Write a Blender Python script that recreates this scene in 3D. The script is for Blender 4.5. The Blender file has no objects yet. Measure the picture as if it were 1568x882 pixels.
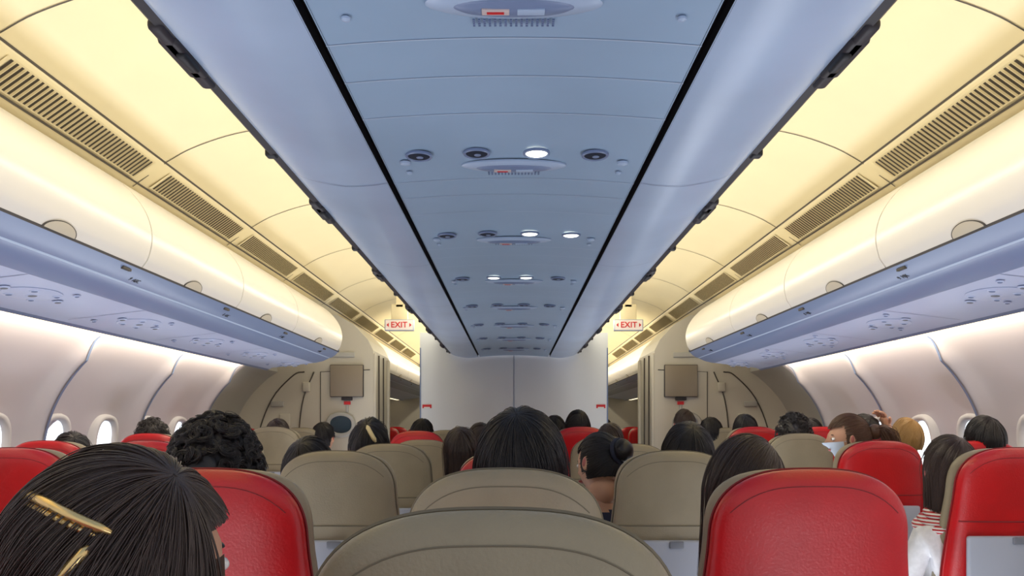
import bpy, bmesh, math, random
import numpy as np
from mathutils import Vector, Matrix, Euler
random.seed(4); rng=np.random.default_rng(7)
sc=bpy.context.scene
try:
    sc.view_settings.view_transform='Standard'; sc.view_settings.look='None'
except Exception: pass
EYE=1.28
def lin(c):
    return tuple(((v/255)/12.92 if v/255<=0.04045 else ((v/255+0.055)/1.055)**2.4) for v in c)
def mat(name,c,rough=.5,metal=0,emis=0,ecol=None,noise=0,nscale=8,bump=0,bscale=60,spec=.5,sheen=0,stretch=None,coat=0):
    m=bpy.data.materials.new(name); m.use_nodes=True
    nt=m.node_tree; b=nt.nodes['Principled BSDF']
    col=lin(c); b.inputs['Base Color'].default_value=(*col,1)
    b.inputs['Roughness'].default_value=rough; b.inputs['Metallic'].default_value=metal
    b.inputs['Specular IOR Level'].default_value=spec
    if coat: b.inputs['Coat Weight'].default_value=coat; b.inputs['Coat Roughness'].default_value=.25
    if emis:
        b.inputs['Emission Color'].default_value=(*lin(ecol or c),1); b.inputs['Emission Strength'].default_value=emis
    if noise or bump:
        tc=nt.nodes.new('ShaderNodeTexCoord'); mp=nt.nodes.new('ShaderNodeMapping')
        nt.links.new(tc.outputs['Object'],mp.inputs['Vector'])
        if stretch: mp.inputs['Scale'].default_value=stretch
    if noise:
        n=nt.nodes.new('ShaderNodeTexNoise'); n.inputs['Scale'].default_value=nscale; n.inputs['Detail'].default_value=4
        nt.links.new(mp.outputs['Vector'],n.inputs['Vector'])
        r=nt.nodes.new('ShaderNodeValToRGB'); r.color_ramp.elements[0].position=.3; r.color_ramp.elements[1].position=.7
        r.color_ramp.elements[0].color=(*[v*(1-noise) for v in col],1); r.color_ramp.elements[1].color=(*[min(1,v*(1+noise)) for v in col],1)
        nt.links.new(n.outputs['Fac'],r.inputs['Fac']); nt.links.new(r.outputs['Color'],b.inputs['Base Color'])
    if bump:
        n=nt.nodes.new('ShaderNodeTexNoise'); n.inputs['Scale'].default_value=bscale; n.inputs['Detail'].default_value=5
        nt.links.new(mp.outputs['Vector'],n.inputs['Vector'])
        bp=nt.nodes.new('ShaderNodeBump'); bp.inputs['Strength'].default_value=bump; bp.inputs['Distance'].default_value=.004
        nt.links.new(n.outputs['Fac'],bp.inputs['Height']); nt.links.new(bp.outputs['Normal'],b.inputs['Normal'])
    return m
M=dict(
 cream=mat('cream_ceiling_panel',(222,209,172),.45,noise=.02,nscale=3),
 blue=mat('blue_ceiling_panel',(154,180,208),.38,noise=.05,nscale=2.5),
 blue2=mat('blue_side_panel',(170,190,218),.30,noise=.08,nscale=2.5),
 bin=mat('bin_door_white',(228,223,216),.30),
 rail=mat('bin_rail_blue',(120,137,172),.35),
 psu=mat('psu_panel_lavender',(192,202,230),.35),
 side=mat('sidewall_panel',(198,192,200),.45,noise=.03,nscale=2),
 seam=mat('panel_seam_dark',(76,70,64),.7),
 slot=mat('vent_slot_dark',(58,51,43),.8),
 seaml=mat('panel_seam_light',(190,205,225),.5),
 black=mat('black_rubber',(20,20,26),.55),
 char=mat('charcoal_rail',(52,48,52),.5,spec=.3),
 wall=mat('front_wall_laminate',(222,227,232),.4,noise=.015,nscale=2),
 mon=mat('monument_laminate',(200,194,180),.45,noise=.02,nscale=3),
 mon2=mat('door_lining_grey',(178,176,170),.5,noise=.02,nscale=3),
 screen=mat('monitor_taupe',(142,130,114),.35),
 beige=mat('leather_beige',(148,137,113),.40,noise=.07,nscale=9,bump=.25,bscale=180),
 beiged=mat('leather_beige_seam',(112,103,84),.6),
 red=mat('leather_red',(184,12,20),.34,noise=.08,nscale=9,bump=.2,bscale=180,coat=.25),
 redd=mat('leather_red_seam',(124,8,16),.6),
 plastic=mat('seat_plastic_grey',(120,124,134),.45),
 plasticl=mat('tray_plastic_light',(170,176,190),.4),
 carpet=mat('carpet_blue_grey',(58,60,74),.95,noise=.3,nscale=120),
 skin=mat('skin',(206,158,130),.5,noise=.03,nscale=20),
 lips=mat('lips',(176,98,92),.5), eye=mat('eye_white',(235,232,228),.2), iris=mat('iris_dark',(40,26,20),.2),
 mask=mat('surgical_mask',(196,208,222),.8),
 gold=mat('gold_clip',(240,206,140),.28,metal=.85), clipw=mat('cream_clip',(232,214,160),.3),
 hairblk=mat('hair_black',(30,26,28),.38,spec=.5), hairbrn=mat('hair_dark_brown',(60,45,39),.36,spec=.6),
 haircrl=mat('hair_curly_black',(38,33,33),.4,spec=.6),
 hairchs=mat('hair_chestnut',(88,60,42),.4), hairbld=mat('hair_blond',(166,130,78),.45),
 white=mat('white_plastic',(225,225,222),.4),
 signr=mat('sign_red',(190,30,36),.5,emis=.1), 
 signw=mat('sign_white_lit',(225,215,210),.5,emis=.10),
 psusign=mat('psu_sign',(205,190,190),.4),
 lamp=mat('reading_lamp_lit',(255,250,225),.3,emis=3.0),
 lampoff=mat('reading_lamp_off',(40,46,60),.7,spec=.2),
 glow=mat('light_diffuser',(255,236,196),.4,emis=1.6),
 glass=mat('window_daylight',(235,245,255),.2,emis=1.6),
 shade=mat('window_bezel',(208,206,210),.5),
 hand=mat('bin_handle_grey',(200,190,172),.35),
 jean=mat('trousers_navy',(36,40,58),.9),
 teal=mat('porthole_dark',(46,66,80),.2),
)
def link(o,parent=None):
    sc.collection.objects.link(o)
    if parent is not None: o.parent=parent
    return o
def meshdata(name,V,F,mats,fm=None,smooth=True):
    me=bpy.data.meshes.new(name); me.from_pydata([tuple(v) for v in V],[],[tuple(f) for f in F])
    for m in mats: me.materials.append(m)
    if fm: me.polygons.foreach_set('material_index',fm)
    me.polygons.foreach_set('use_smooth',[smooth]*len(me.polygons)); me.update()
    bm=bmesh.new(); bm.from_mesh(me); bmesh.ops.recalc_face_normals(bm,faces=bm.faces); bm.to_mesh(me); bm.free()
    return me
def obj(name,me,parent=None,loc=(0,0,0),rot=(0,0,0),scale=(1,1,1)):
    o=bpy.data.objects.new(name,me); o.location=loc; o.rotation_euler=rot; o.scale=scale
    return link(o,parent)
def empty(name,loc=(0,0,0),rot=(0,0,0),parent=None,scale=(1,1,1)):
    return obj(name,None,parent,loc,rot,scale)
class B:
    def __init__(s): s.V=[];s.F=[];s.m=[]
    def add(s,V,F,mi=0):
        n=len(s.V); s.V+= [tuple(v) for v in V]; s.F+=[tuple(i+n for i in f) for f in F]
        s.m+= [mi]*len(F) if isinstance(mi,int) else list(mi)
    def box(s,c,d,mi=0,bev=0):
        x,y,z=c; a,b,e=d[0]/2,d[1]/2,d[2]/2
        if bev<=0:
            V=[(x+i*a,y+j*b,z+k*e) for i in(-1,1) for j in(-1,1) for k in(-1,1)]
            s.add(V,[(0,1,3,2),(4,6,7,5),(0,4,5,1),(2,3,7,6),(0,2,6,4),(1,5,7,3)],mi); return
        bm=bmesh.new(); bmesh.ops.create_cube(bm,size=1)
        for v in bm.verts: v.co=Vector((x+v.co.x*2*a,y+v.co.y*2*b,z+v.co.z*2*e))
        bmesh.ops.bevel(bm,geom=list(bm.edges),offset=bev,segments=3,affect='EDGES',profile=.5)
        bm.verts.index_update()
        s.add([v.co[:] for v in bm.verts],[[v.index for v in f.verts] for f in bm.faces],mi); bm.free()
    def tube(s,P,r,mi=0,n=8):
        P=[Vector(p) for p in P]; V=[];F=[]
        for i,p in enumerate(P):
            t=(P[min(i+1,len(P)-1)]-P[max(i-1,0)]).normalized()
            a=t.orthogonal().normalized() if i==0 else (a-t*a.dot(t)).normalized()
            b=t.cross(a); rr=r[i] if isinstance(r,(list,tuple)) else r
            V+=[p+rr*(math.cos(2*math.pi*k/n)*a+math.sin(2*math.pi*k/n)*b) for k in range(n)]
        for i in range(len(P)-1):
            for k in range(n): F.append((i*n+k,i*n+(k+1)%n,(i+1)*n+(k+1)%n,(i+1)*n+k))
        F.append(tuple(range(n))); F.append(tuple((len(P)-1)*n+k for k in range(n)))
        s.add(V,F,mi)
    def disc(s,c,rx,ry,h,mi=0,n=32,dome=0.4):
        V=[];F=[]; R=[(1,0),(1,-h*.5),(.9,-h)]+[(.45,-h-dome*h),(0.02,-h-dome*h*1.3)]
        for q,z in R: V+=[(c[0]+rx*q*math.cos(2*math.pi*k/n),c[1]+ry*q*math.sin(2*math.pi*k/n),c[2]+z) for k in range(n)]
        for i in range(len(R)-1):
            for k in range(n): F.append((i*n+k,i*n+(k+1)%n,(i+1)*n+(k+1)%n,(i+1)*n+k))
        F.append(tuple((len(R)-1)*n+k for k in range(n)))
        s.add(V,F,mi)
    def ell(s,c,r,mi=0,u=20,v=14,rot=None):
        bm=bmesh.new(); bmesh.ops.create_uvsphere(bm,u_segments=u,v_segments=v,radius=1)
        Rm=rot.to_matrix() if rot else Matrix.Identity(3)
        V=[tuple(Vector(c)+Rm@Vector((q.co.x*r[0],q.co.y*r[1],q.co.z*r[2]))) for q in bm.verts]; bm.verts.index_update()
        s.add(V,[[q.index for q in f.verts] for f in bm.faces],mi); bm.free()
    def sheet(s,prof,ys,mi=0,fn=None):
        n=len(prof);V=[];F=[]
        for y in ys:
            for i,p in enumerate(prof):
                q=(p[0],y,EYE+p[1]); V.append(fn(q,i) if fn else q)
        mm=[]
        for j in range(len(ys)-1):
            for i in range(n-1):
                F.append((j*n+i,j*n+i+1,(j+1)*n+i+1,(j+1)*n+i)); mm.append(mi if isinstance(mi,int) else mi[i])
        s.add(V,F,mm)
    def done(s,name,mats,parent=None,smooth=True,angle=None,**k):
        me=meshdata(name,s.V,s.F,mats,s.m,smooth)
        if smooth and angle:
            try: me.set_sharp_from_angle(angle=math.radians(angle))
            except Exception: pass
        return obj(name,me,parent,**k)
def catmull(P,k=6):
    P=[np.array(p,float) for p in P]; out=[]
    Q=[2*P[0]-P[1]]+P+[2*P[-1]-P[-2]]
    for i in range(1,len(Q)-2):
        for j in range(k):
            t=j/k; a,b,c,d=Q[i-1:i+3]
            out.append(.5*((2*b)+(-a+c)*t+(2*a-5*b+4*c-d)*t*t+(-a+3*b-3*c+d)*t**3))
    out.append(Q[-2]); return [tuple(p) for p in out]
Y0=-.5; Y1=14.0; YB=6.3
# ---------------- floor / shell
b=B(); b.box((0,(Y0+Y1)/2,-.03),(5.3,Y1-Y0,.06)); b.done('floor',[M['carpet']],smooth=False)
cz=lambda x:-.015*(x/.335)**2
cent=[(x,.693+cz(x)) for x in np.linspace(-.335,.335,15)]
def sidep(s): return [(s*x,z) for x,z in catmull([(.352,.677),(.40,.670),(.47,.668),(.55,.682),(.60,.70),(.632,.722)],5)]
YC=7.58
b=B(); ys=[Y0,YC]
b.sheet(cent,ys,0)
for s in(-1,1):
    b.sheet(sidep(s),ys,1)
    b.sheet([(s*.332,.677),(s*.336,.70),(s*.352,.70),(s*.354,.676)],ys,2)
    b.sheet([(s*.632,.722),(s*.66,.74),(s*.67,.85),(s*.60,.90),(s*.60,1.27)],ys,1)
b.done('ceiling_center',[M['blue'],M['blue2'],M['black']],angle=40)
for s,nm in((-1,'left'),(1,'right')):
    prof=catmull([(1.5,1.13),(1.38,1.195),(1.2,1.255),(1.0,1.285),(.8,1.285),(.58,1.26)],5)
    b=B(); b.sheet([(s*x,z) for x,z in prof],[Y0,Y1],0)
    b.sheet([(s*1.5,1.13),(s*1.505,1.118),(s*1.64,1.03),(s*1.70,1.03)],[Y0,Y1],0)
    b.sheet([(s*1.70,1.03),(s*2.7,1.03)],[Y0,Y1],0)
    b.done('ceiling_'+nm,[M['cream']],angle=35)
    b=B()
    for k in range(9):
        y=1.14+1.08*k
        b.sheet([(s*(x),z-.0025) for x,z in prof],[y-.003,y+.003],0)
        b.sheet([(s*1.498,1.127),(s*1.638,1.027)],[y-.003,y+.003],0)
    b.sheet([(s*1.494,1.132),(s*1.50,1.126)],[Y0,Y1],0)
    b.sheet([(s*1.615,1.044),(s*1.622,1.039)],[Y0,Y1],0)
    b.done('trim_ceiling_seams_'+nm,[M['seam']],smooth=False)
    for k in range(11):
        ya=1.14+1.08*(k-1)+.09; yb=ya+.92
        b=B()
        A=Vector((s*1.518,0,EYE+1.1085)); C=Vector((s*1.600,0,EYE+1.0505)); off=Vector((-s*.0022,0,-.0032))
        nsl=36
        p,q,o=A-.06*(C-A),C+.06*(C-A),off*.6
        b.add([p+o+Vector((0,ya-.012,0)),q+o+Vector((0,ya-.012,0)),q+o+Vector((0,yb+.012,0)),p+o+Vector((0,yb+.012,0))],[(0,1,2,3)],1)
        for i in range(nsl):
            y=ya+(yb-ya)*(i+.5)/nsl; h=.0062
            P=[A+off+Vector((0,y-h,0)),C+off+Vector((0,y-h,0)),C+off+Vector((0,y+h,0)),A+off+Vector((0,y+h,0))]
            b.add(P,[(0,1,2,3)],0)
            y2=y+(yb-ya)/nsl/2; P2=[A+off*2.4+Vector((0,y2-.003,0)),C+off*2.4+Vector((0,y2-.003,0)),C+off*1.6+Vector((0,y2+.004,0)),A+off*1.6+Vector((0,y2+.004,0))]
            b.add(P2,[(0,1,2,3)],1)
        b.done('air_vent_grille',[M['slot'],M['cream']],smooth=False)
    b=B(); P=[(s*.620,.715),(s*.616,.728),(s*.64,.754),(s*.664,.750),(s*.660,.732),(s*.638,.710),(s*.620,.715)]
    b.sheet(P,[Y0,YC],0)
    b.sheet([(s*.611,.7062),(s*.620,.7140)],[Y0,YC],1)
    for k in range(8):
        y=.41+1.08*k
        b.box((s*.640,y,EYE+.722),(.040,.15,.034),0,bev=.009); b.box((s*.640,y,EYE+.717),(.030,.25,.024),0,bev=.009)
        b.box((s*.632,y,EYE+.705),(.020,.07,.016),2,bev=.006)
        b.box((s*.640,y+.54,EYE+.722),(.03,.03,.028),2,bev=.006)
    b.done('trim_ceiling_rail_'+nm,[M['char'],M['white'],M['black']],angle=40)
b=B()
PSY=[1.25]+[2.03+.815*k for k in range(7)]
for y0 in PSY+[.43]:
    for dy in(.12,.27,.45):
        b.sheet([(x,z-.0015) for x,z in cent],[y0+dy-.0014,y0+dy+.0014],0)
for s in(-1,1):
    for k in range(-1,6):
        y=2.14+1.08*k
        b.sheet([(x,z-.002) for x,z in sidep(s)],[y-.0015,y+.0015],1)
b.done('trim_center_panel_seams',[M['seaml'],M['rail']],smooth=False)
# ------------- PSU
def psu(loc,lit,big=1.0,cx=(-.24,-.094,.057,.205)):
    e=empty('passenger_service_unit',loc)
    b=B(); b.disc((0,0,0),.138*big,.042,.008,0,n=40); b.disc((0,0,-.005),.10,.026,.008,1,n=32)
    b.box((-.030,0,-.0165),(.045,.016,.004),2,bev=.001); b.box((-.030,.0,-.019),(.028,.005,.002),3)
    b.box((.028,0,-.0165),(.045,.016,.004),5,bev=.001)
    for i in range(16):
        for j in range(4): b.box((-.068+i*.009,.050+j*.006,-.0035),(.004,.003,.003),4)
    for sx in(-.28,.28): b.disc((sx,-.05,cz(sx)),.014,.012,.006,5,n=20); b.disc((sx,.03,cz(sx)),.008,.008,.004,5,n=14)
    b.done('oval_sign_panel',[M['blue2'],M['rail'],M['psusign'],M['signr'],M['rail'],M['blue2']],e,angle=40)
    for i,x in enumerate(cx):
        b=B(); y=-.09; z0=cz(x)
        n=28;V=[];F=[]
        R=[(.034,.001),(.034,-.004),(.031,-.006),(.028,-.004),(.026,.0)]
        for q,z in R: V+=[(x+q*math.cos(2*math.pi*k/n),y+q*math.sin(2*math.pi*k/n),z0+z) for k in range(n)]
        for a in range(len(R)-1):
            for k in range(n): F.append((a*n+k,a*n+(k+1)%n,(a+1)*n+(k+1)%n,(a+1)*n+k))
        b.add(V,F,0); b.disc((x,y,z0-.001),.0275,.0275,.003,1,n=28,dome=.3)
        if i not in lit: b.disc((x+.002,y+.002,z0-.004),.009,.009,.002,0,n=20)
        b.done('reading_light_%d'%(i+1),[M['rail'],M['lamp'] if i in lit else M['lampoff']],e,angle=50)
LIT={1:(2,),2:(2,3),3:(1,2)}
for k,y in enumerate(PSY):
    psu((0,y,EYE+.690),LIT.get(k,()),1.05 if k==0 else 1)
# ------------- bins
bp=catmull([(1.72,1.03),(1.62,1.0),(1.50,.925),(1.42,.83),(1.39,.735),(1.402,.65),(1.43,.605)],6)
for s,nm in((-1,'left'),(1,'right')):
    ysegs=[]
    y=-.05
    while y<YB-.3:
        ysegs.append((y,min(y+1.0,YB) if y+1.0<YB-.4 else YB)); y=ysegs[-1][1]
    y=8.15
    while y<13.1: ysegs.append((y,min(y+1.0,13.9))); y+=1.0
    for (ya,yb) in ysegs:
        b=B(); g=.004; P=[(s*x,z) for x,z in bp]
        last=abs(yb-YB)<.01
        YY=[ya+g,yb-g]
        if last: YY=[ya+g,yb-.10,yb-.06,yb-.03,yb-.01,yb]
        def fn(q,i,yb=yb,last=last):
            if not last or q[1]<yb-.101: return q
            t=(q[1]-(yb-.10))/.10; f=1-(1-math.sqrt(max(0,1-t*t*.75)))*.22
            cx,czz=s*1.75,EYE+.78
            return (cx+(q[0]-cx)*f,q[1],czz+(q[2]-czz)*f)
        b.sheet(P,YY,0,fn)
        for y in(ya+g,yb-g if not last else yb):
            q=[fn((p[0],y,EYE+p[1]),0) for p in P]; n=len(q)
            c=[fn((s*2.2,y,EYE+.605),0),fn((s*2.2,y,EYE+1.03),0)]
            b.add(q+c,[tuple(range(n+2))],0)
        ym=(ya+yb)/2-.04; hv=[];n=18
        def surf(t):
            i=len(bp)-1-t*6; i0=int(i); f=i-i0; a=np.array(bp[i0]); c=np.array(bp[min(i0+1,len(bp)-1)]); return a*(1-f)+c*f
        for rr,o in((1,.0005),(1,.003),(.92,.0045),(.3,.004)):
            for k in range(n+1):
                a=math.pi*k/n; p=surf(max(0,.80*math.sin(a)*rr)); hv.append((s*(p[0]-o),ym+.088*math.cos(a)*rr,EYE+p[1]))
        F=[(r*(n+1)+k,r*(n+1)+k+1,(r+1)*(n+1)+k+1,(r+1)*(n+1)+k) for r in range(3) for k in range(n)]
        F.append(tuple(3*(n+1)+k for k in range(n+1)))
        b.add(hv,F,[2]*(2*n)+[1]*(len(F)-2*n))
        b.done('overhead_bin',[M['bin'],M['hand'],M['seam']],angle=40)
    for (ya,yb) in((Y0,YB-.02),(8.15,13.9)):
        b=B()
        P=[(1.428,.607),(1.434,.600),(1.446,.592),(1.462,.574),(1.50,.553),(1.506,.558),(1.512,.550),(1.56,.528),(1.62,.513),(1.64,.512)]
        b.sheet([(s*x,z) for x,z in P],[ya,yb],[1,0,0,0,3,3,0,0,0])
        b.sheet([(s*1.64,.512),(s*1.98,.472),(s*2.0,.462)],[ya,yb],[2,2])
        b.sheet([(s*2.0,.462),(s*2.02,.452),(s*2.05,.46)],[ya,yb],[0,0])
        b.sheet([(s*2.05,.46),(s*2.15,.50),(s*2.5,.50)],[ya,yb],[2,2])
        for ye in (ya,yb):
            b.add([(s*x,ye,EYE+z) for x,z in P+[(1.98,.472),(2.05,.46),(2.3,.52),(2.3,.62),(1.43,.62)]],[tuple(range(len(P)+5))],0)
        y=.95
        while y<yb:
            if y>ya: b.sheet([(s*1.64,.510),(s*1.98,.470)],[y-.0025,y+.0025],0)
            y+=.82
        y=1.42
        while y<yb:
            if y>ya: b.box((s*1.449,y+.45,EYE+.586),(.012,.06,.010),1,bev=.002)
            y+=1
        b.done('trim_bin_rail_'+nm,[M['rail'],M['seam'],M['psu'],M['seaml']],angle=30)
    up=Vector((-s*(1.50-1.462),0,(.574-.553))).normalized(); right=Vector((0,-s,0)); nrm=right.cross(up)
    for k in range(5):
        cu=bpy.data.curves.new('row_label','FONT'); cu.body='%d  ABC'%(10-k) if s<0 else '%d  HJK'%(10-k); cu.size=.026; cu.extrude=.0005; cu.materials.append(M['black'])
        o=obj('row_label',cu); pos=Vector((s*1.484,2.0+.95*k,EYE+.5615))+nrm*.0012
        o.matrix_world=Matrix(((right.x,up.x,nrm.x,pos.x),(right.y,up.y,nrm.y,pos.y),(right.z,up.z,nrm.z,pos.z),(0,0,0,1)))
    ang=math.atan2(.04,.34)
    for k in range(0,6):
        y=2.05+.82*k
        e=empty('side_service_panel',(s*1.8,y,EYE+.4925),(0,s*ang,0))
        b=B(); b.disc((-s*.0,0,0),.09,.13,.004,0,n=36)
        for (x,yy,r) in((.0,0,.026),(.045,-.06,.018),(-.05,-.06,.018),(.05,.07,.016),(-.05,.07,.016),(0,.16,.02),(0,-.16,.02),(.11,.1,.014),(-.11,-.2,.014)):
            b.disc((x,yy,-.003),r,r,.004,0,n=18); b.disc((x,yy,-.007),r*.6,r*.6,.003,1 if r<.02 else 2,n=14)
        b.done('air_gaspers',[M['psu'],M['rail'],M['plastic']],e,angle=40)
    b=B()
    for k in range(13):
        ya=-.05+1.08*k
        if ya+1>6.35 and ya<8.0: continue
        b.box((s*2.10,ya+.5,EYE+.470),(.05,.94,.02),0)
    b.done('cove_light_tube',[M['glow']],smooth=False)
# ------------- sidewalls
sw=catmull([(2.20,.50),(2.30,.43),(2.44,.29),(2.54,.14),(2.60,-.02),(2.63,-.22),(2.63,-.45),(2.60,-.8),(2.52,-1.28)],5)
AMP=.075
for s,nm in((-1,'left'),(1,'right')):
    b=B(); ys=np.arange(Y0,6.36,.04)
    def rib(y):
        ph=((y-4.14)/1.04)%1.0; ph=min(ph,1-ph)
        return math.exp(-(ph/.06)**2)+.35*math.exp(-(ph/.2)**2)
    def fn(q,i):
        w=min(1,max(0,(EYE+.47-q[2])/.12))
        return (q[0]-s*AMP*rib(q[1])*w*.8 , q[1], q[2])
    b.sheet([(s*x,z) for x,z in sw],ys,0,fn)
    b.done('wall_'+nm,[M['side']])
    b=B(); b.sheet([(s*x,z) for x,z in sw],[6.33,7.2],0); b.sheet([(s*2.2,.50),(s*2.2,1.04)],[6.3,7.2],0)
    b.sheet([(s*x,z) for x,z in sw],[8.0,Y1],1)
    b.done('wall_door_lining_'+nm,[M['mon2'],M['side']])
    b=B()
    for k in range(-4,3):
        y=4.14+1.04*k
        b.sheet([(s*(x-.002-AMP*1.35*.8*min(1,max(0,(.47-z)/.12))),z) for x,z in sw],[y-.010,y+.010],0)
    b.done('trim_sidewall_seams_'+nm,[M['rail']],smooth=False)
    y=.60; wi=0
    while y<6.2:
        wi+=1
        e=empty('window_%d'%(wi if s<0 else wi+20),(s*2.575,y,EYE-.135),(0,-s*.12,0))
        b=B(); n=36
        def ring(hx,hz,dx):
            out=[]
            for k in range(n):
                a=2*math.pi*k/n; c,sn=math.cos(a),math.sin(a)
                out.append((s*dx,hx*math.copysign(abs(c)**.7,c),hz*math.copysign(abs(sn)**.7,sn)))
            return out
        R=[ring(.150,.215,.05),ring(.140,.20,-.004),ring(.115,.175,-.004),ring(.10,.16,.03)]
        V=sum(R,[]);F=[(a*n+k,a*n+(k+1)%n,(a+1)*n+(k+1)%n,(a+1)*n+k) for a in range(3) for k in range(n)]
        b.add(V,F,0); b.done('bezel',[M['shade']],e)
        b=B(); b.add(ring(.105,.165,.022),[tuple(range(n))],0); b.done('pane',[M['glass']],e)
        y+=.53
# ------------- front structures
b=B(); b.box((0,8.55,(EYE+.92)/2),(1.86,1.9,EYE+.92),0); b.box((0,7.597,(EYE+.7)/2),(.005,.006,EYE+.7),4)
for s in(-1,1):
    b.box((s*.86,7.596,EYE+.19),(.09,.006,.035),2); b.box((s*.86,7.594,EYE+.177),(.06,.006,.015),3)
    b.box((s*.925,7.60,1.0),(.012,.02,2.1),4,bev=.003)
b.done('wall_front_center',[M['wall'],M['seam'],M['signr'],M['white'],M['rail']],smooth=False)
for s,nm in((-1,'left'),(1,'right')):
    P=[(2.64,-1.28),(1.31,-1.28),(1.31,.70),(1.36,.80),(1.50,.95),(1.66,1.04),(2.64,1.04)]
    b=B(); n=len(P)
    V=[(s*x,7.15,EYE+z) for x,z in P]+[(s*x,8.06,EYE+z) for x,z in P]
    F=[tuple(range(n)),tuple(range(n,2*n))]+[(i,(i+1)%n,n+(i+1)%n,n+i) for i in range(n)]
    b.add(V,F,0); b.done('wall_front_'+nm,[M['mon']],smooth=False)
    b=B()
    b.box((s*1.304,7.42,EYE-.3),(.014,.010,1.95),1); b.box((s*1.304,7.68,EYE-.3),(.012,.010,1.95),0)
    b.box((s*1.30,7.18,EYE-.3),(.03,.06,1.95),2,bev=.01)
    b.box((s*1.30,7.95,EYE-.3),(.03,.06,1.95),2,bev=.01)
    b.tube([(s*x,7.147,EYE+z) for x,z in catmull([(2.4,-.5),(2.38,-.1),(2.25,.25),(2.05,.47),(1.95,.5)],5)],.006,0)
    b.tube([(s*x,7.147,EYE+z) for x,z in catmull([(1.98,-.5),(2.0,-.1),(1.96,.25),(1.86,.5)],5)],.006,0)
    b.tube([(s*x,7.147,EYE+z) for x,z in [(1.80,-.5),(1.80,.5),(1.34,.52)]],.004,0)
    b.box((s*1.93,7.14,EYE+.36),(.07,.03,.09),2,bev=.012); b.box((s*2.2,7.14,EYE+.2),(.12,.02,.05),3,bev=.008)
    b.box((s*2.13,7.14,EYE+.05),(.10,.02,.12),2,bev=.01)
    b.box((s*1.55,7.143,EYE+.21),(.06,.012,.03),4); b.box((s*1.55,7.143,EYE+.16),(.025,.012,.07),3,bev=.004)
    b.box((s*1.63,7.143,EYE+.66),(.30,.02,.05),3,bev=.008)
    b.done('trim_front_door_'+nm,[M['seam'],M['seam'],M['mon'],M['mon2'],M['signr']],angle=35)
    b=B(); n=24; V=[];F=[]
    for hx,hz,yy in((.14,.12,7.145),(.13,.11,7.125),(.105,.085,7.125),(.10,.08,7.14)):
        V+=[(s*1.61+hx*math.cos(2*math.pi*k/n),yy,EYE+.01+hz*math.copysign(abs(math.sin(2*math.pi*k/n))**.8,math.sin(2*math.pi*k/n))) for k in range(n)]
    F=[(a*n+k,a*n+(k+1)%n,(a+1)*n+(k+1)%n,(a+1)*n+k) for a in range(3) for k in range(n)]
    b.add(V,F,0); b.add(V[3*n:],[tuple(range(n))],1)
    b.done('crew_door_porthole',[M['mon2'],M['teal'] if s<0 else M['plastic']],angle=40)
    e=empty('wall_monitor',(s*1.55,7.13,EYE+.415))
    b=B(); b.box((0,0,0),(.31,.035,.30),0,bev=.008); b.box((0,-.018,.0),(.300,.006,.290),1,bev=.002); b.box((0,.0,-.165),(.1,.03,.03),0,bev=.004)
    b.done('monitor_body',[M['char'],M['screen']],e,angle=40)
    e=empty('exit_sign',(s*1.05,7.05,EYE+.92))
    b=B(); b.box((0,0,0),(.27,.05,.105),0,bev=.008); b.box((0,.02,.12),(.15,.05,.15),1,bev=.006); b.box((0,.02,.27),(.06,.05,.2),1)
    b.box((0,-.026,.0),(.25,.004,.088),2)
    b.done('sign_housing',[M['plasticl'],M['cream'],M['signw']],e,angle=40)
    cu=bpy.data.curves.new('exit_text','FONT'); cu.body='EXIT'; cu.size=.074; cu.extrude=.002; cu.offset=.001; cu.align_x='CENTER'; cu.align_y='CENTER'; cu.materials.append(M['signr'])
    t=obj('exit_text',cu,e,(0,-.031,0),(math.pi/2,0,0))
    for q in(-1,1):
        b=B(); b.add([(q*.114,-.03,0),(q*.094,-.03,.020),(q*.094,-.03,-.020)],[(0,1,2)],0); b.done('arrow',[M['signr']],e,smooth=False)
b=B(); b.box((0,Y1,1.28),(5.4,.05,2.6)); b.done('wall_front_far',[M['mon']],smooth=False)

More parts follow.
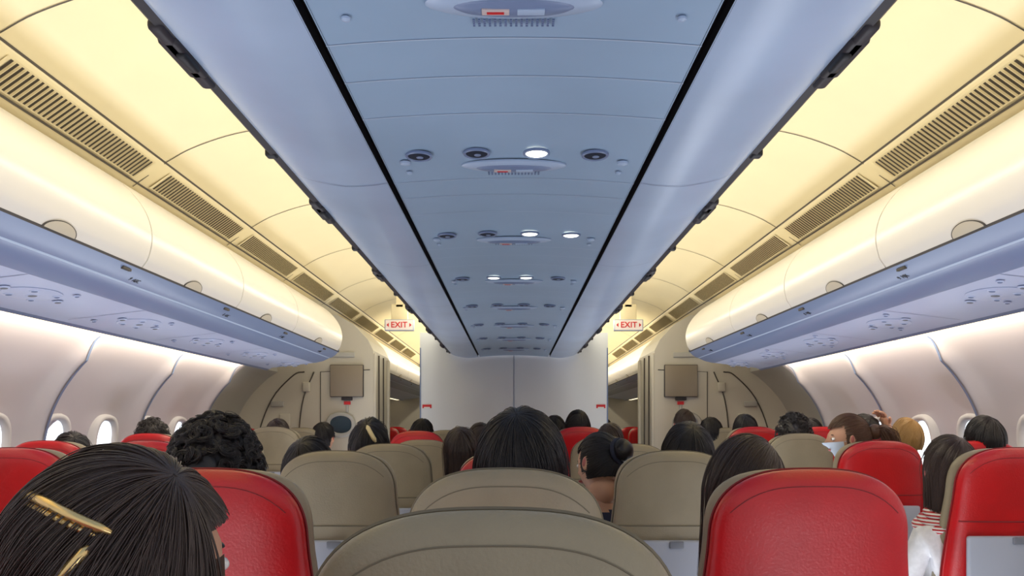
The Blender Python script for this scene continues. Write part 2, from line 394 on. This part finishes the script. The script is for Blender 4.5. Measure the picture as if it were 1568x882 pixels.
# ------------- seats
def seat_mesh(name,A,Bm,As,Bs,dzf=.004):
    b=B(); zt=1.19; n=40
    lean=lambda z:(zt-z)*.13
    def wt(z,ex=2.7,T=.036):
        u=min(1,max(0,(z-(zt-.16))/.16))
        w=.205*max(0,(1-u**ex))**(1/ex); t=T*max(0,(1-u**5))**.5
        if z<zt-.16: w+=.026*min(1,(zt-.16-z)/.25); t+=.012*min(1,(zt-.16-z)/.3)
        return w,t
    YC_=.036
    zs=[.44,.55,.65,.75,.85,.92,.98,1.01]+[zt-.16+.16*math.sin(a) for a in np.linspace(.1,math.pi/2*.995,20)]
    def shell(ex,T,yc,dz,mi,dw):
        V=[]
        for z in zs:
            w,t=wt(z,ex,T); w=max(w+dw*(w>.03),.004); t=max(t,.004)
            for k in range(n):
                a=2*math.pi*k/n; c,s=math.cos(a),math.sin(a)
                V.append((w*math.copysign(abs(c)**.62,c),yc+lean(z)+t*math.copysign(abs(s)**.72,s),z+dz*(z>1)))
        F=[]
        for j in range(len(zs)-1):
            for k in range(n): F.append((j*n+k,j*n+(k+1)%n,(j+1)*n+(k+1)%n,(j+1)*n+k))
        F.append(tuple((len(zs)-1)*n+k for k in range(n))); F.append(tuple(range(n)))
        b.add(V,F,mi)
    shell(2.7,.036,YC_,0,0,0)
    shell(3.25,.040,YC_+.060,dzf,1,.0)
    P=[]
    for z in zs[2:]:
        w,t=wt(z); P.append((w+.0005,YC_+.01+lean(z),z))
    P=P+[(-x,y,z) for x,y,z in reversed(P)]
    b.tube(P,.0035,2,6)
    P=[];z0=zt-.034
    for x in np.linspace(-.172,.172,25):
        z=z0-.055*abs(x/.172)**3.2
        w,t=wt(z); q=max(0,1-min(1,abs(x)/w)**(2/.62)); y=YC_+lean(z)-t*q**(.72/2)
        P.append((x,y-.0000,z))
    b.tube(P,.0012,3,5)
    P=[]
    for x in np.linspace(-.2,.2,15):
        z=.93; w,t=wt(z); q=max(0,1-min(1,abs(x)/w)**(2/.62)); P.append((x,YC_+lean(z)-t*q**.36,z))
    b.tube(P,.003,3,5)
    b.box((0,YC_+lean(.78)-.06,.76),(.36,.022,.24),5,bev=.009)
    b.box((0,YC_+lean(.78)-.073,.865),(.05,.012,.025),4,bev=.004)
    b.box((0,YC_+lean(.55)-.063,.53),(.34,.03,.2),4,bev=.012)
    b.box((0,.36,.40),(.43,.46,.12),1,bev=.035)
    b.box((0,.36,.325),(.42,.42,.04),4,bev=.01)
    for s in(-1,1):
        b.box((s*.245,.28,.62),(.045,.36,.035),4,bev=.012); b.box((s*.245,.16,.48),(.035,.06,.27),4,bev=.008)
        b.box((s*.18,.22,.16),(.035,.05,.32),4,bev=.006); b.box((s*.18,.5,.16),(.035,.05,.32),4,bev=.006); b.box((s*.18,.36,.02),(.04,.4,.03),4)
    me=meshdata(name,b.V,b.F,[A,Bm,As,Bs,M['plastic'],M['plasticl']],b.m)
    try: me.set_sharp_from_angle(angle=math.radians(50))
    except Exception: pass
    return me
SB=seat_mesh('seat_beige',M['beige'],M['red'],M['beiged'],M['beiged'],-.010)
SR=seat_mesh('seat_red',M['red'],M['beige'],M['redd'],M['redd'],-.002)
SBB=seat_mesh('seat_beige_plain',M['beige'],M['beige'],M['beiged'],M['beiged'],-.006)
R=[.78,1.55,2.65,3.7,4.75,5.65,6.38]
def seat(x,d,c,dz=0,rz=0):
    return obj('airplane_seat',{'r':SR,'b':SB,'p':SBB}[c],None,(x,d,0),(0,0,rz),(1,1,1+dz/1.19))
seat(-.022,R[0],'b'); seat(-.42,.36,'b',-.05)
seat(-.017,R[1],'b'); seat(.615,R[1],'r'); seat(-.64,R[1],'r')
seat(.0,R[2],'r'); seat(.565,R[2],'p'); seat(-.625,R[2],'p')
seat(.0,R[3],'b'); seat(.56,R[3],'p'); seat(-.61,R[3],'p')
seat(.0,R[4],'b',.02); seat(.56,R[4],'b',.02); seat(-.57,R[4],'b',.0)
seat(.0,R[5],'b',.03); seat(.50,R[5],'r',.08); seat(-.72,R[5],'r',.05)
seat(.0,R[6],'b',.05); seat(.56,R[6],'b',.05); seat(-.56,R[6],'b',.05)
colr={2:'rr',3:'rr',4:'pr',5:'rr',6:'bb'}; coll={2:'rr',3:'rr',4:'rr',5:'pb',6:'br'}
for r in range(2,7):
    dz=[0,0,.01,.015,.04,.08,.07][r]
    d=R[r]+(.05 if r==2 else 0)
    seat(1.79,d,colr[r][0],dz); seat(2.28,d,colr[r][1],dz)
    seat(-1.79,d,coll[r][0],dz); seat(-2.28,d,coll[r][1],dz)
for x in(-2.28,-1.79,1.79,2.28): seat(x,1.75,'r')
for d in(9.6,10.6,11.6):
    for s in(-1,1):
        seat(s*1.8,d,'r',.07); seat(s*1.2,d+.3,'r',.07)

# ------------- people
def skin_body(raise_arm=False):
    bm=bmesh.new(); L=bm.verts.layers.skin.verify()
    def v(co,r,root=False):
        q=bm.verts.new(co); q[L].radius=(r,r) if not isinstance(r,tuple) else r; q[L].use_root=root; return q
    def e(a,c): bm.edges.new((a,c))
    pel=v((0,0,0),(.15,.12),True); s1=v((0,-.02,.17),(.13,.105)); ch=v((0,-.03,.33),(.155,.115)); nb=v((0,-.02,.45),.062); nk=v((0,.0,.57),.054)
    e(pel,s1);e(s1,ch);e(ch,nb);e(nb,nk)
    for s in(-1,1):
        sh=v((s*.165,-.03,.385),.062); e(ch,sh)
        if raise_arm and s>0: el=v((s*.30,.05,.50),.042); wr=v((s*.13,-.02,.70),.026); hd=Vector((-.5,-.25,.75)).normalized()
        else: el=v((s*.225,.02,.14),.044); wr=v((s*.12,.22,.11),.027); hd=Vector((-s*.35,.9,-.1)).normalized()
        e(sh,el);e(el,wr)
        wco=wr.co.copy(); pm=v(wco+hd*.05,(.036,.018)); e(wr,pm); pe=v(wco+hd*.085,(.034,.014)); e(pm,pe)
        side=hd.cross(Vector((0,0,1))).normalized(); dn=side.cross(hd).normalized()
        if dn.z>0: dn=-dn
        for i,ln in enumerate((.066,.076,.072,.058)):
            o=wco+hd*.08+side*(-.027+.018*i)
            a=v(o,.009,True); c=v(o+hd*ln*.5+dn*.006,.0085); d2=v(o+hd*ln*.8+dn*.022,.008); f=v(o+hd*ln*.95+dn*.036,.007)
            e(a,c);e(c,d2);e(d2,f)
        o=wco+hd*.03+side*(-.024)
        a=v(o,.011,True); c=v(o-side*.025+hd*.03,.010); d2=v(o-side*.032+hd*.055+dn*.01,.008); e(a,c);e(c,d2)
        hp=v((s*.085,.06,-.01),.085); kn=v((s*.11,.43,.0),.06); an=v((s*.11,.46,-.40),.042); ft=v((s*.115,.58,-.455),.036)
        e(pel,hp);e(hp,kn);e(kn,an);e(an,ft)
    me=bpy.data.meshes.new('tmp'); bm.to_mesh(me); bm.free()
    o=bpy.data.objects.new('tmp',me); sc.collection.objects.link(o)
    m=o.modifiers.new('s','SKIN'); m.use_smooth_shade=True
    m2=o.modifiers.new('u','SUBSURF'); m2.levels=2
    dg=bpy.context.evaluated_depsgraph_get(); dg.update()
    out=bpy.data.meshes.new_from_object(o.evaluated_get(dg)); bpy.data.objects.remove(o)
    out.materials.clear()
    for _ in range(3): out.materials.append(None)
    for p in out.polygons:
        c=p.center; p.use_smooth=True
        hand=(c.y>.2 and c.z>.04 and c.z<.2 and abs(c.x)<.16) or (raise_arm and c.x>.02 and c.z>.60)
        p.material_index=1 if (c.z>.47 and abs(c.x)<.08) or hand else (2 if c.z<.06 else 0)
    return out
BODY=skin_body(); BODYUP=skin_body(True)
def headpt(x,y,z,f=1.0):
    X=.074*x; Y=.094*y; Z=.118*z
    if z<0: X*=1-.24*(-z)**1.4*(1 if y>0 else .7)
    if z<0 and y<0: Y*=1-.35*(-z)
    if z<-.3 and y>0: Y*=1-.06*(-z)
    if y>0:
        g=math.exp
        Y+=.023*g(-(X/.012)**2-((Z+.014)/.018)**2)+.010*g(-(X/.010)**2-((Z-.010)/.024)**2)
        Y-=.010*g(-((abs(X)-.031)/.014)**2-((Z-.006)/.012)**2)
        Y+=.007*g(-(X/.022)**2-((Z+.050)/.009)**2)+.010*g(-(X/.022)**2-((Z+.092)/.018)**2)+.004*g(-(X/.05)**2-((Z-.030)/.010)**2)
    return (X*f,Y*f,Z*f)
def mk_head():
    b=B(); bm=bmesh.new(); bmesh.ops.create_uvsphere(bm,u_segments=48,v_segments=36,radius=1); bm.verts.index_update()
    b.add([headpt(*v.co) for v in bm.verts],[[v.index for v in f.verts] for f in bm.faces],0)
    for s in(-1,1):
        b.ell((s*.031,.080,.006),(.012,.010,.008),2,14,10); b.ell((s*.031,.0885,.006),(.005,.003,.005),3,10,8)
        b.ell((s*.028,.083,.026),(.014,.005,.0026),3,12,8,Euler((0,s*.12,-s*.34)))
        b.ell((s*.077,-.004,-.006),(.010,.020,.031),0,16,12,Euler((.15,0,-s*.35)))
        b.ell((s*.084,-.001,-.004),(.005,.011,.019),1,12,10,Euler((.15,0,-s*.35)))
    b.ell((0,.099,-.050),(.021,.006,.0065),1,16,10)
    b.ell((0,-.01,-.10),(.052,.055,.07),0,18,12)
    bm.free()
    return meshdata('head',b.V,b.F,[M['skin'],M['lips'],M['eye'],M['iris']],b.m)
HEAD=mk_head()
HR=(.0845,.106,.127)
def scalp_ok(d,style):
    x,y,z=d
    if y>.30 and z<.42+.1*abs(x): return False
    if style in('short','curly'):
        if z<-.50: return False
        if y>-.25 and z<-.02 and abs(x)>.5: return False
    else:
        if z<-.55: return False
        if y>.1 and z<-.35: return False
    return True
def mk_cap(style,m):
    bm=bmesh.new(); bmesh.ops.create_uvsphere(bm,u_segments=96,v_segments=60,radius=1)
    dele=[v for v in bm.verts if not scalp_ok(v.co,style)]; bmesh.ops.delete(bm,geom=dele,context='VERTS')
    for v in bm.verts:
        d=v.co.copy(); ph=math.atan2(d.x,-d.y)
        f=.975+.006*math.sin(ph*23+2*d.z)+.004*math.sin(ph*51+d.z*3)
        if style=='curly': f=1.06+.025*math.sin(d.x*15+2)*math.sin(d.y*16)*math.sin(d.z*14+1)+.02*math.sin(d.x*33)*math.sin(d.z*29)
        v.co=Vector((d.x*HR[0]*f,d.y*HR[1]*f,d.z*HR[2]*f))
        if d.z<0 and d.y<0 and style in('short','curly','pony'): v.co.y*=1-.25*(-d.z)
    bm.verts.index_update(); b=B()
    b.add([v.co[:] for v in bm.verts],[[v.index for v in f.verts] for f in bm.faces],0); bm.free()
    L={'bob':.15,'long':.30,'side':.30}.get(style)
    if L:
        n=40; rows=10; V=[];F=[]
        for j in range(rows):
            z=.03-(L+.02)*j/(rows-1)
            for k in range(n+1):
                t=math.radians(-118+236*k/n); f=.975*(1-.10*(j/(rows-1))**2)+.008*math.sin(t*30)
                V.append((HR[0]*math.sin(t)*f,-HR[1]*math.cos(t)*f,z))
        for j in range(rows-1):
            for k in range(n): F.append((j*(n+1)+k,j*(n+1)+k+1,(j+1)*(n+1)+k+1,(j+1)*(n+1)+k))
        b.add(V,F,0)
    if style=='pony':
        b.ell((0,-.125,.02),(.035,.035,.04),0); b.tube(catmull([(0,-.13,.03),(0,-.17,.02),(0,-.185,-.04),(0,-.175,-.12),(0,-.165,-.17)],4),[.02,.024,.027,.03,.031,.032,.032,.032,.031,.03,.028,.025,.022,.018,.014,.008,.003],0,12)
    if style=='bun':
        b.ell((0,-.125,.03),(.042,.036,.042),0)
    return meshdata('hair_cap',b.V,b.F,[m],b.m)
def strands(style,N,seed=0):
    r=np.random.default_rng(seed); out=[]
    tl_=math.radians(20+r.random()*16); ry=r.normal()*.2
    if style=='side': tl_=math.radians(-12); ry=.55
    Rt=np.array(Matrix.Rotation(ry,3,'Y'))@np.array(Matrix.Rotation(tl_,3,'X'))
    HRa=np.array(HR)
    L={'bob':.155,'long':.31,'side':.31}.get(style,0)
    NC=110
    cph=r.random(NC)*2*math.pi; clf=r.random(NC)**1.5*.06; cw=r.normal(size=NC)*.14; cth=r.random(NC)
    if style=='side': clf*=.5; cw*=.6
    CC=r.normal(size=(420,3)); CC/=np.linalg.norm(CC,axis=1)[:,None]
    cax=r.normal(size=(420,3)); cph2=r.random(420)*6.3
    tries=0
    while len(out)<N and tries<N*12:
        tries+=1
        lift=1.0+r.random()*.03
        if style in('pony','bun'):
            d=r.normal(size=3); d/=np.linalg.norm(d)
            if not scalp_ok(d,style): continue
            e=np.array([0,-.97,.22]); e/=np.linalg.norm(e)
            P=[]; am=r.normal()*.02
            for t in np.linspace(0,1,10):
                q=d*(1-t)+e*t; nq=np.linalg.norm(q)
                if nq<.2: P=[];break
                q/=nq; P.append(q*HRa*(1.0+(lift-1)*.6+.012*math.sin(d[0]*40)*math.sin(3.14*t)+am*math.sin(3.14*t)*(tries%15==0)))
            if P: out.append(np.array(P))
            continue
        if style=='curly':
            ci=r.integers(0,420); d0=CC[ci]
            if not scalp_ok(d0,style): continue
            a=np.cross(d0,cax[ci]); a/=np.linalg.norm(a); c=np.cross(d0,a); p=d0*HRa*1.03
            ph=cph2[ci]+r.normal()*.25; rad=.009+.006*cth[ci%NC]+r.normal()*.0008; tw=(1 if ci%2 else -1)*6.5; dr=(a*math.cos(cph2[ci]*3)+c*math.sin(cph2[ci]*3))*.016
            jit=r.normal(size=3)*.0024; H=.014+.012*((ci*7)%10)/10
            P=[]
            for t in np.linspace(0,1,13):
                P.append(p+jit+d0*(.0+H*math.sin(t*2.2))+dr*t+rad*(math.cos(ph+tw*t)*a+math.sin(ph+tw*t)*c))
            out.append(np.array(P)); continue
        ci=r.integers(0,NC)
        ph=cph[ci]+r.normal()*.07; th=r.random()**.6*1.2 if r.random()<.6 else .02+r.random()*.3
        lift=1.0+clf[ci]+r.normal()*.005
        fly=r.random()<.05
        if fly: lift+=.025
        ln=(1.0+.5*r.random()) if style=='short' else 4
        P=[]; wob=cw[ci]+r.normal()*.05; cur=None
        for i in range(28):
            t=th+i*.11
            if t>th+ln: break
            if cur is None:
                dd=Rt@np.array([math.sin(t)*math.cos(ph+wob*i*.1),math.sin(t)*math.sin(ph+wob*i*.1),math.cos(t)])
                if style=='short' and not scalp_ok(dd,'short'): break
                if style!='short' and dd[1]>.28 and dd[2]<.42: break
                ramp=min(1,t*.9)
                p=dd*HRa*(1.004+(lift-1)*ramp+(.006*i*fly))
                if style=='short': p=dd*HRa*(1.004+(lift-1)*min(1,t*.6+i*.08)+.014*i/9)
                if style=='short' and dd[2]<0 and dd[1]<0: p[1]*=1-.25*(-dd[2])
                P.append(p)
                if style!='short' and dd[2]<0: cur=p
            else:
                cur=cur+np.array([-cur[0]*.015+cw[ci]*.003,-cur[1]*.01,-.020]); 
                if cur[2]<-L*(.9+.1*r.random()): break
                P.append(cur.copy())
        if len(P)>3: out.append(np.array(P))
    if style=='pony':
        for _ in range(N//3):
            o=r.normal(size=3)*np.array([.014,.012,.008]); k=.7+.3*r.random()
            C=catmull([(0,-.12,.03),(0,-.165,.03),(0,-.195,-.04),(0,-.185,-.12),(0,-.17,-.12-.07*k)],3)
            out.append(np.array([np.array(c)+o*(1.3 if i>3 else .8) for i,c in enumerate(C)]))
    if style=='bun':
        for _ in range(N//4):
            a=r.random()*6.3; tl=r.normal()*.5; rr=.040+.004*r.random()
            out.append(np.array([[rr*math.cos(a+t),-.125+.034*math.sin(tl)*math.sin(a+t),.03+rr*math.sin(a+t)*math.cos(tl)] for t in np.linspace(0,2.5,10)]))
    return out
def mk_hair(style,N,rad,m,seed=0):
    S=strands(style,N,seed)
    cu=bpy.data.hair_curves.new('hair_strands'); cu.add_curves([len(s) for s in S])
    P=np.concatenate(S).astype(np.float32)
    at=cu.attributes.get('position') or cu.attributes.new('position','FLOAT_VECTOR','POINT')
    at.data.foreach_set('vector',P.ravel())
    ra=cu.attributes.get('radius') or cu.attributes.new('radius','FLOAT','POINT')
    R_=np.concatenate([np.linspace(rad,rad*.5,len(s)) for s in S]).astype(np.float32); ra.data.foreach_set('value',R_)
    cu.materials.append(m)
    return cu
CACHE={}
shirts={}
def shirtm(c):
    if c not in shirts: shirts[c]=mat('shirt_%d_%d_%d'%c,c,.85,noise=.08,nscale=40)
    return shirts[c]
def person(name,hx,hy,top,style='short',hm='hairblk',shirt=(60,60,70),yaw=0,tilt=0,roll=0,bx=None,N=900,rad=.0010,up=False,hs=1.0,seed=0):
    HC=top-.130*hs
    e=empty(name,(hx if bx is None else bx,hy-.02,.53))
    s=(HC-.53)/.66; bx_=hx if bx is None else bx
    body=obj('body',(BODYUP if up else BODY).copy(),e,(0,0,0),(0,math.atan2(hx-bx_,.66),0),(min(1,s*1.02),min(1,s*1.02),s))
    body.data.materials[0]=shirtm(shirt); body.data.materials[1]=M['skin']; body.data.materials[2]=M['jean']
    h=empty('head_pose',(hx-bx_,.02,HC-.53),(math.radians(tilt),math.radians(roll),math.radians(yaw)),e,(hs,)*3)
    obj('head',HEAD,h)
    key=(style,hm,N,rad,seed)
    if key not in CACHE:
        try: hc=mk_hair(style,N,rad,M[hm],seed)
        except Exception as ex: print('HAIR FAIL',ex); hc=None
        CACHE[key]=(mk_cap(style,M[hm]),hc)
    obj('hair_cap',CACHE[key][0],h)
    if CACHE[key][1] is not None: obj('hair_strands',CACHE[key][1],h)
    return e,h
def hs_pt(az,el,f=1.03):
    a,l=math.radians(az),math.radians(el)
    return (HR[0]*f*math.sin(a)*math.cos(l),-HR[1]*f*math.cos(a)*math.cos(l),HR[2]*f*math.sin(l))
e,h=person('girl_with_gold_hair_clip',-.378,.75,1.258,'side','hairbrn',(150,60,60),yaw=-24,tilt=6,roll=3,N=10000,rad=.0006,seed=1,hs=1.06)
b=B(); K=16
pts=[hs_pt(-40+92*i/(K-1),46+7*math.sin(math.pi*i/(K-1))-13*i/(K-1),1.068) for i in range(K)]
b.tube(pts,[.002]+[.0042]*(K-2)+[.002],0,10)
b.tube([(p[0],p[1]*1.005,p[2]-.008) for p in pts[1:-1]],[.002]+[.0032]*(K-4)+[.002],0,8)
b.tube([hs_pt(26+16*i/7,16+13*i/7,1.066) for i in range(8)],[.002]+[.0045]*6+[.002],0,8)
b.done('gold_clip',[M['gold']],h)
person('passenger_with_dark_straight_hair',.015,1.77,1.322,'bob','hairblk',(50,50,60),N=6000,rad=.0007,seed=2,hs=1.16)
person('passenger_with_curly_hair',-.70,1.80,1.287,'curly','haircrl',(90,40,40),N=6500,rad=.0009,seed=3,hs=1.0)
e,h=person('passenger_with_cream_hair_clip',-.735,3.92,1.318,'long','hairblk',(150,120,90),N=2000,rad=.0012,seed=4,hs=1.12)
b=B(); b.tube([hs_pt(a,48-1.28*a,1.06) for a in range(2,34,4)],[.004]+[.010]*6+[.004],0,10); b.done('cream_clip',[M['clipw']],h)
person('passenger_in_short_black_hair',-.765,2.87,1.24,'short','hairblk',(60,60,80),N=1800,rad=.0011,seed=5,hs=1.08)
e,h=person('woman_with_navy_hair_tie',.335,3.0,1.258,'bun','hairblk',(50,55,80),yaw=40,tilt=-14,roll=10,N=2500,rad=.0009,seed=6,hs=1.0)
b=B(); b.tube([(.045*math.cos(t),-.108,.03+.045*math.sin(t)) for t in np.linspace(0,6.28,24)],.009,0); b.done('hair_tie',[M['jean']],h)
person('passenger_with_thick_black_hair',.655,2.89,1.294,'short','hairblk',(70,50,50),N=2500,rad=.0010,seed=7,hs=1.12)
person('woman_with_sleek_dark_hair',.555,1.84,1.258,'side','hairbrn',(40,40,50),yaw=-14,roll=6,N=5000,rad=.0007,seed=8,hs=1.05)
e,h=person('woman_with_face_mask',1.71,3.92,1.345,'pony','hairchs',(200,200,205),yaw=78,tilt=-6,N=2500,rad=.0010,seed=9,bx=1.79)
bm=bmesh.new(); bmesh.ops.create_uvsphere(bm,u_segments=48,v_segments=36,radius=1)
bmesh.ops.delete(bm,geom=[v for v in bm.verts if not(v.co.y>.30 and -.92<v.co.z<-.02)],context='VERTS'); bm.verts.index_update()
b=B(); V=[]
for v in bm.verts:
    p=headpt(*v.co,1.0); V.append((p[0]*1.06,p[1]*1.04+.008*max(0,v.co.y),p[2]*1.0))
b.add(V,[[v.index for v in f.verts] for f in bm.faces],0); bm.free()
for s in(-1,1): b.tube([(s*.070,.035,-.012),(s*.082,.0,-.002),(s*.082,-.02,.0)],.0015,0,6)
b.done('face_mask',[M['mask']],h)
person('passenger_with_raised_arm',2.26,4.95,1.355,'short','hairblk',(210,180,150),up=True,yaw=20,N=900,rad=.0014,seed=10)
person('passenger_with_blond_hair',2.25,4.4,1.325,'short','hairbld',(180,180,190),N=1200,rad=.0013,seed=11,hs=.95)
e,h=person('girl_with_bob_haircut',1.66,2.92,1.243,'bob','hairbrn',(225,225,228),yaw=-4,N=4000,rad=.0009,seed=12,bx=1.69,hs=1.05)
sm=bpy.data.materials.new('striped_scarf'); sm.use_nodes=True; nt=sm.node_tree; w=nt.nodes.new('ShaderNodeTexWave'); w.inputs['Scale'].default_value=28; w.bands_direction='Z'
tc=nt.nodes.new('ShaderNodeTexCoord'); nt.links.new(tc.outputs['Object'],w.inputs['Vector'])
r_=nt.nodes.new('ShaderNodeValToRGB'); r_.color_ramp.interpolation='CONSTANT'; r_.color_ramp.elements[0].color=(*lin((175,20,30)),1); r_.color_ramp.elements[1].color=(.7,.7,.7,1); r_.color_ramp.elements[1].position=.5
nt.links.new(w.outputs['Fac'],r_.inputs['Fac']); nt.links.new(r_.outputs['Color'],nt.nodes['Principled BSDF'].inputs['Base Color'])
b=B(); 
for zz,rr in((-.155,.078),(-.18,.098),(-.20,.115)): b.tube([(rr*math.cos(t),-.01+rr*.85*math.sin(t),zz+.01*math.sin(3*t)) for t in np.linspace(0,6.283,28)],.018,0)
b.done('striped_scarf',[sm],h)
SH=[(90,90,100),(150,60,60),(60,80,110),(180,170,160),(50,50,55)]
oth=[(2.33,3.80,1.33,'short'),(1.80,4.95,1.345,'curly'),(1.76,5.85,1.37,'short'),(1.67,6.5,1.352,'short'),(1.44,6.5,1.42,'short'),
(.485,5.85,1.40,'short'),(.345,6.5,1.37,'short'),(-.27,3.9,1.275,'bob'),(-2.33,4.95,1.312,'curly'),(-2.25,3.9,1.25,'long'),
(-1.80,5.85,1.335,'short'),(-2.2,5.85,1.30,'curly'),(-1.61,6.5,1.31,'short'),(-.22,4.95,1.30,'short'),(2.26,5.85,1.34,'short'),
(-.95,9.8,1.38,'short'),(-1.2,10.8,1.38,'short'),(1.2,10.1,1.38,'short'),(-.05,5.85,1.32,'bob'),(-1.83,9.85,1.38,'short'),
(-.78,6.5,1.34,'short'),(.16,4.95,1.26,'short'),(.62,4.95,1.30,'bob'),(-1.9,4.95,1.27,'short')]
for i,(x,y,t,st) in enumerate(oth):
    hm='haircrl' if st=='curly' else ('hairbrn' if i%3==1 else 'hairblk')
    person('seated_passenger',x,y,t,st,hm,SH[i%5],yaw=random.uniform(-18,18),tilt=random.uniform(-6,8),roll=random.uniform(-6,6),N=900,rad=.0014,seed=20+i%4,hs=random.uniform(.98,1.12))
# ------------- lights
def area(name,loc,dirv,sx,sy,power,col):
    l=bpy.data.lights.new(name,'AREA'); l.shape='RECTANGLE'; l.size=sx; l.size_y=sy; l.energy=power; l.color=col
    o=bpy.data.objects.new(name,l); link(o); o.location=loc
    z=-Vector(dirv).normalized(); yv=Vector((0,1,0)); xv=yv.cross(z).normalized(); yv=z.cross(xv)
    o.rotation_euler=Matrix((xv,yv,z)).transposed().to_euler()
    return o
WARM=(1,.90,.69)
for s in(-1,1):
    area('ceiling_cove_lamp',(s*.71,3.5,EYE+1.02),(s*1,0,.06),.08,8.0,37,WARM)
    area('ceiling_cove_lamp',(s*.96,11.0,EYE+1.02),(s*1,0,.10),.08,5.5,32,WARM)
    area('sidewall_cove_lamp',(s*2.17,2.9,EYE+.465),(s*.85,0,-.5),.03,6.7,18,(1,.86,.62))
    area('aisle_floor_fill_light',(s*1.2,3.2,.02),(0,0,1),.30,7.6,66,(.90,.93,1))  # unseen fill added at aisle floor to brighten ceiling underside and bin fronts
w=bpy.data.worlds.new('cabin_ambient'); sc.world=w; w.use_nodes=True
w.node_tree.nodes['Background'].inputs[0].default_value=(.92,.94,1,1); w.node_tree.nodes['Background'].inputs[1].default_value=.68
# ------------- camera
cam=bpy.data.cameras.new('camera'); cam.lens=27; cam.sensor_width=36; cam.shift_x=-3/1600; cam.shift_y=215/1600; cam.clip_start=.02
co=bpy.data.objects.new('camera',cam); link(co); co.location=(0,0,EYE); co.rotation_euler=(math.pi/2,0,0); sc.camera=co
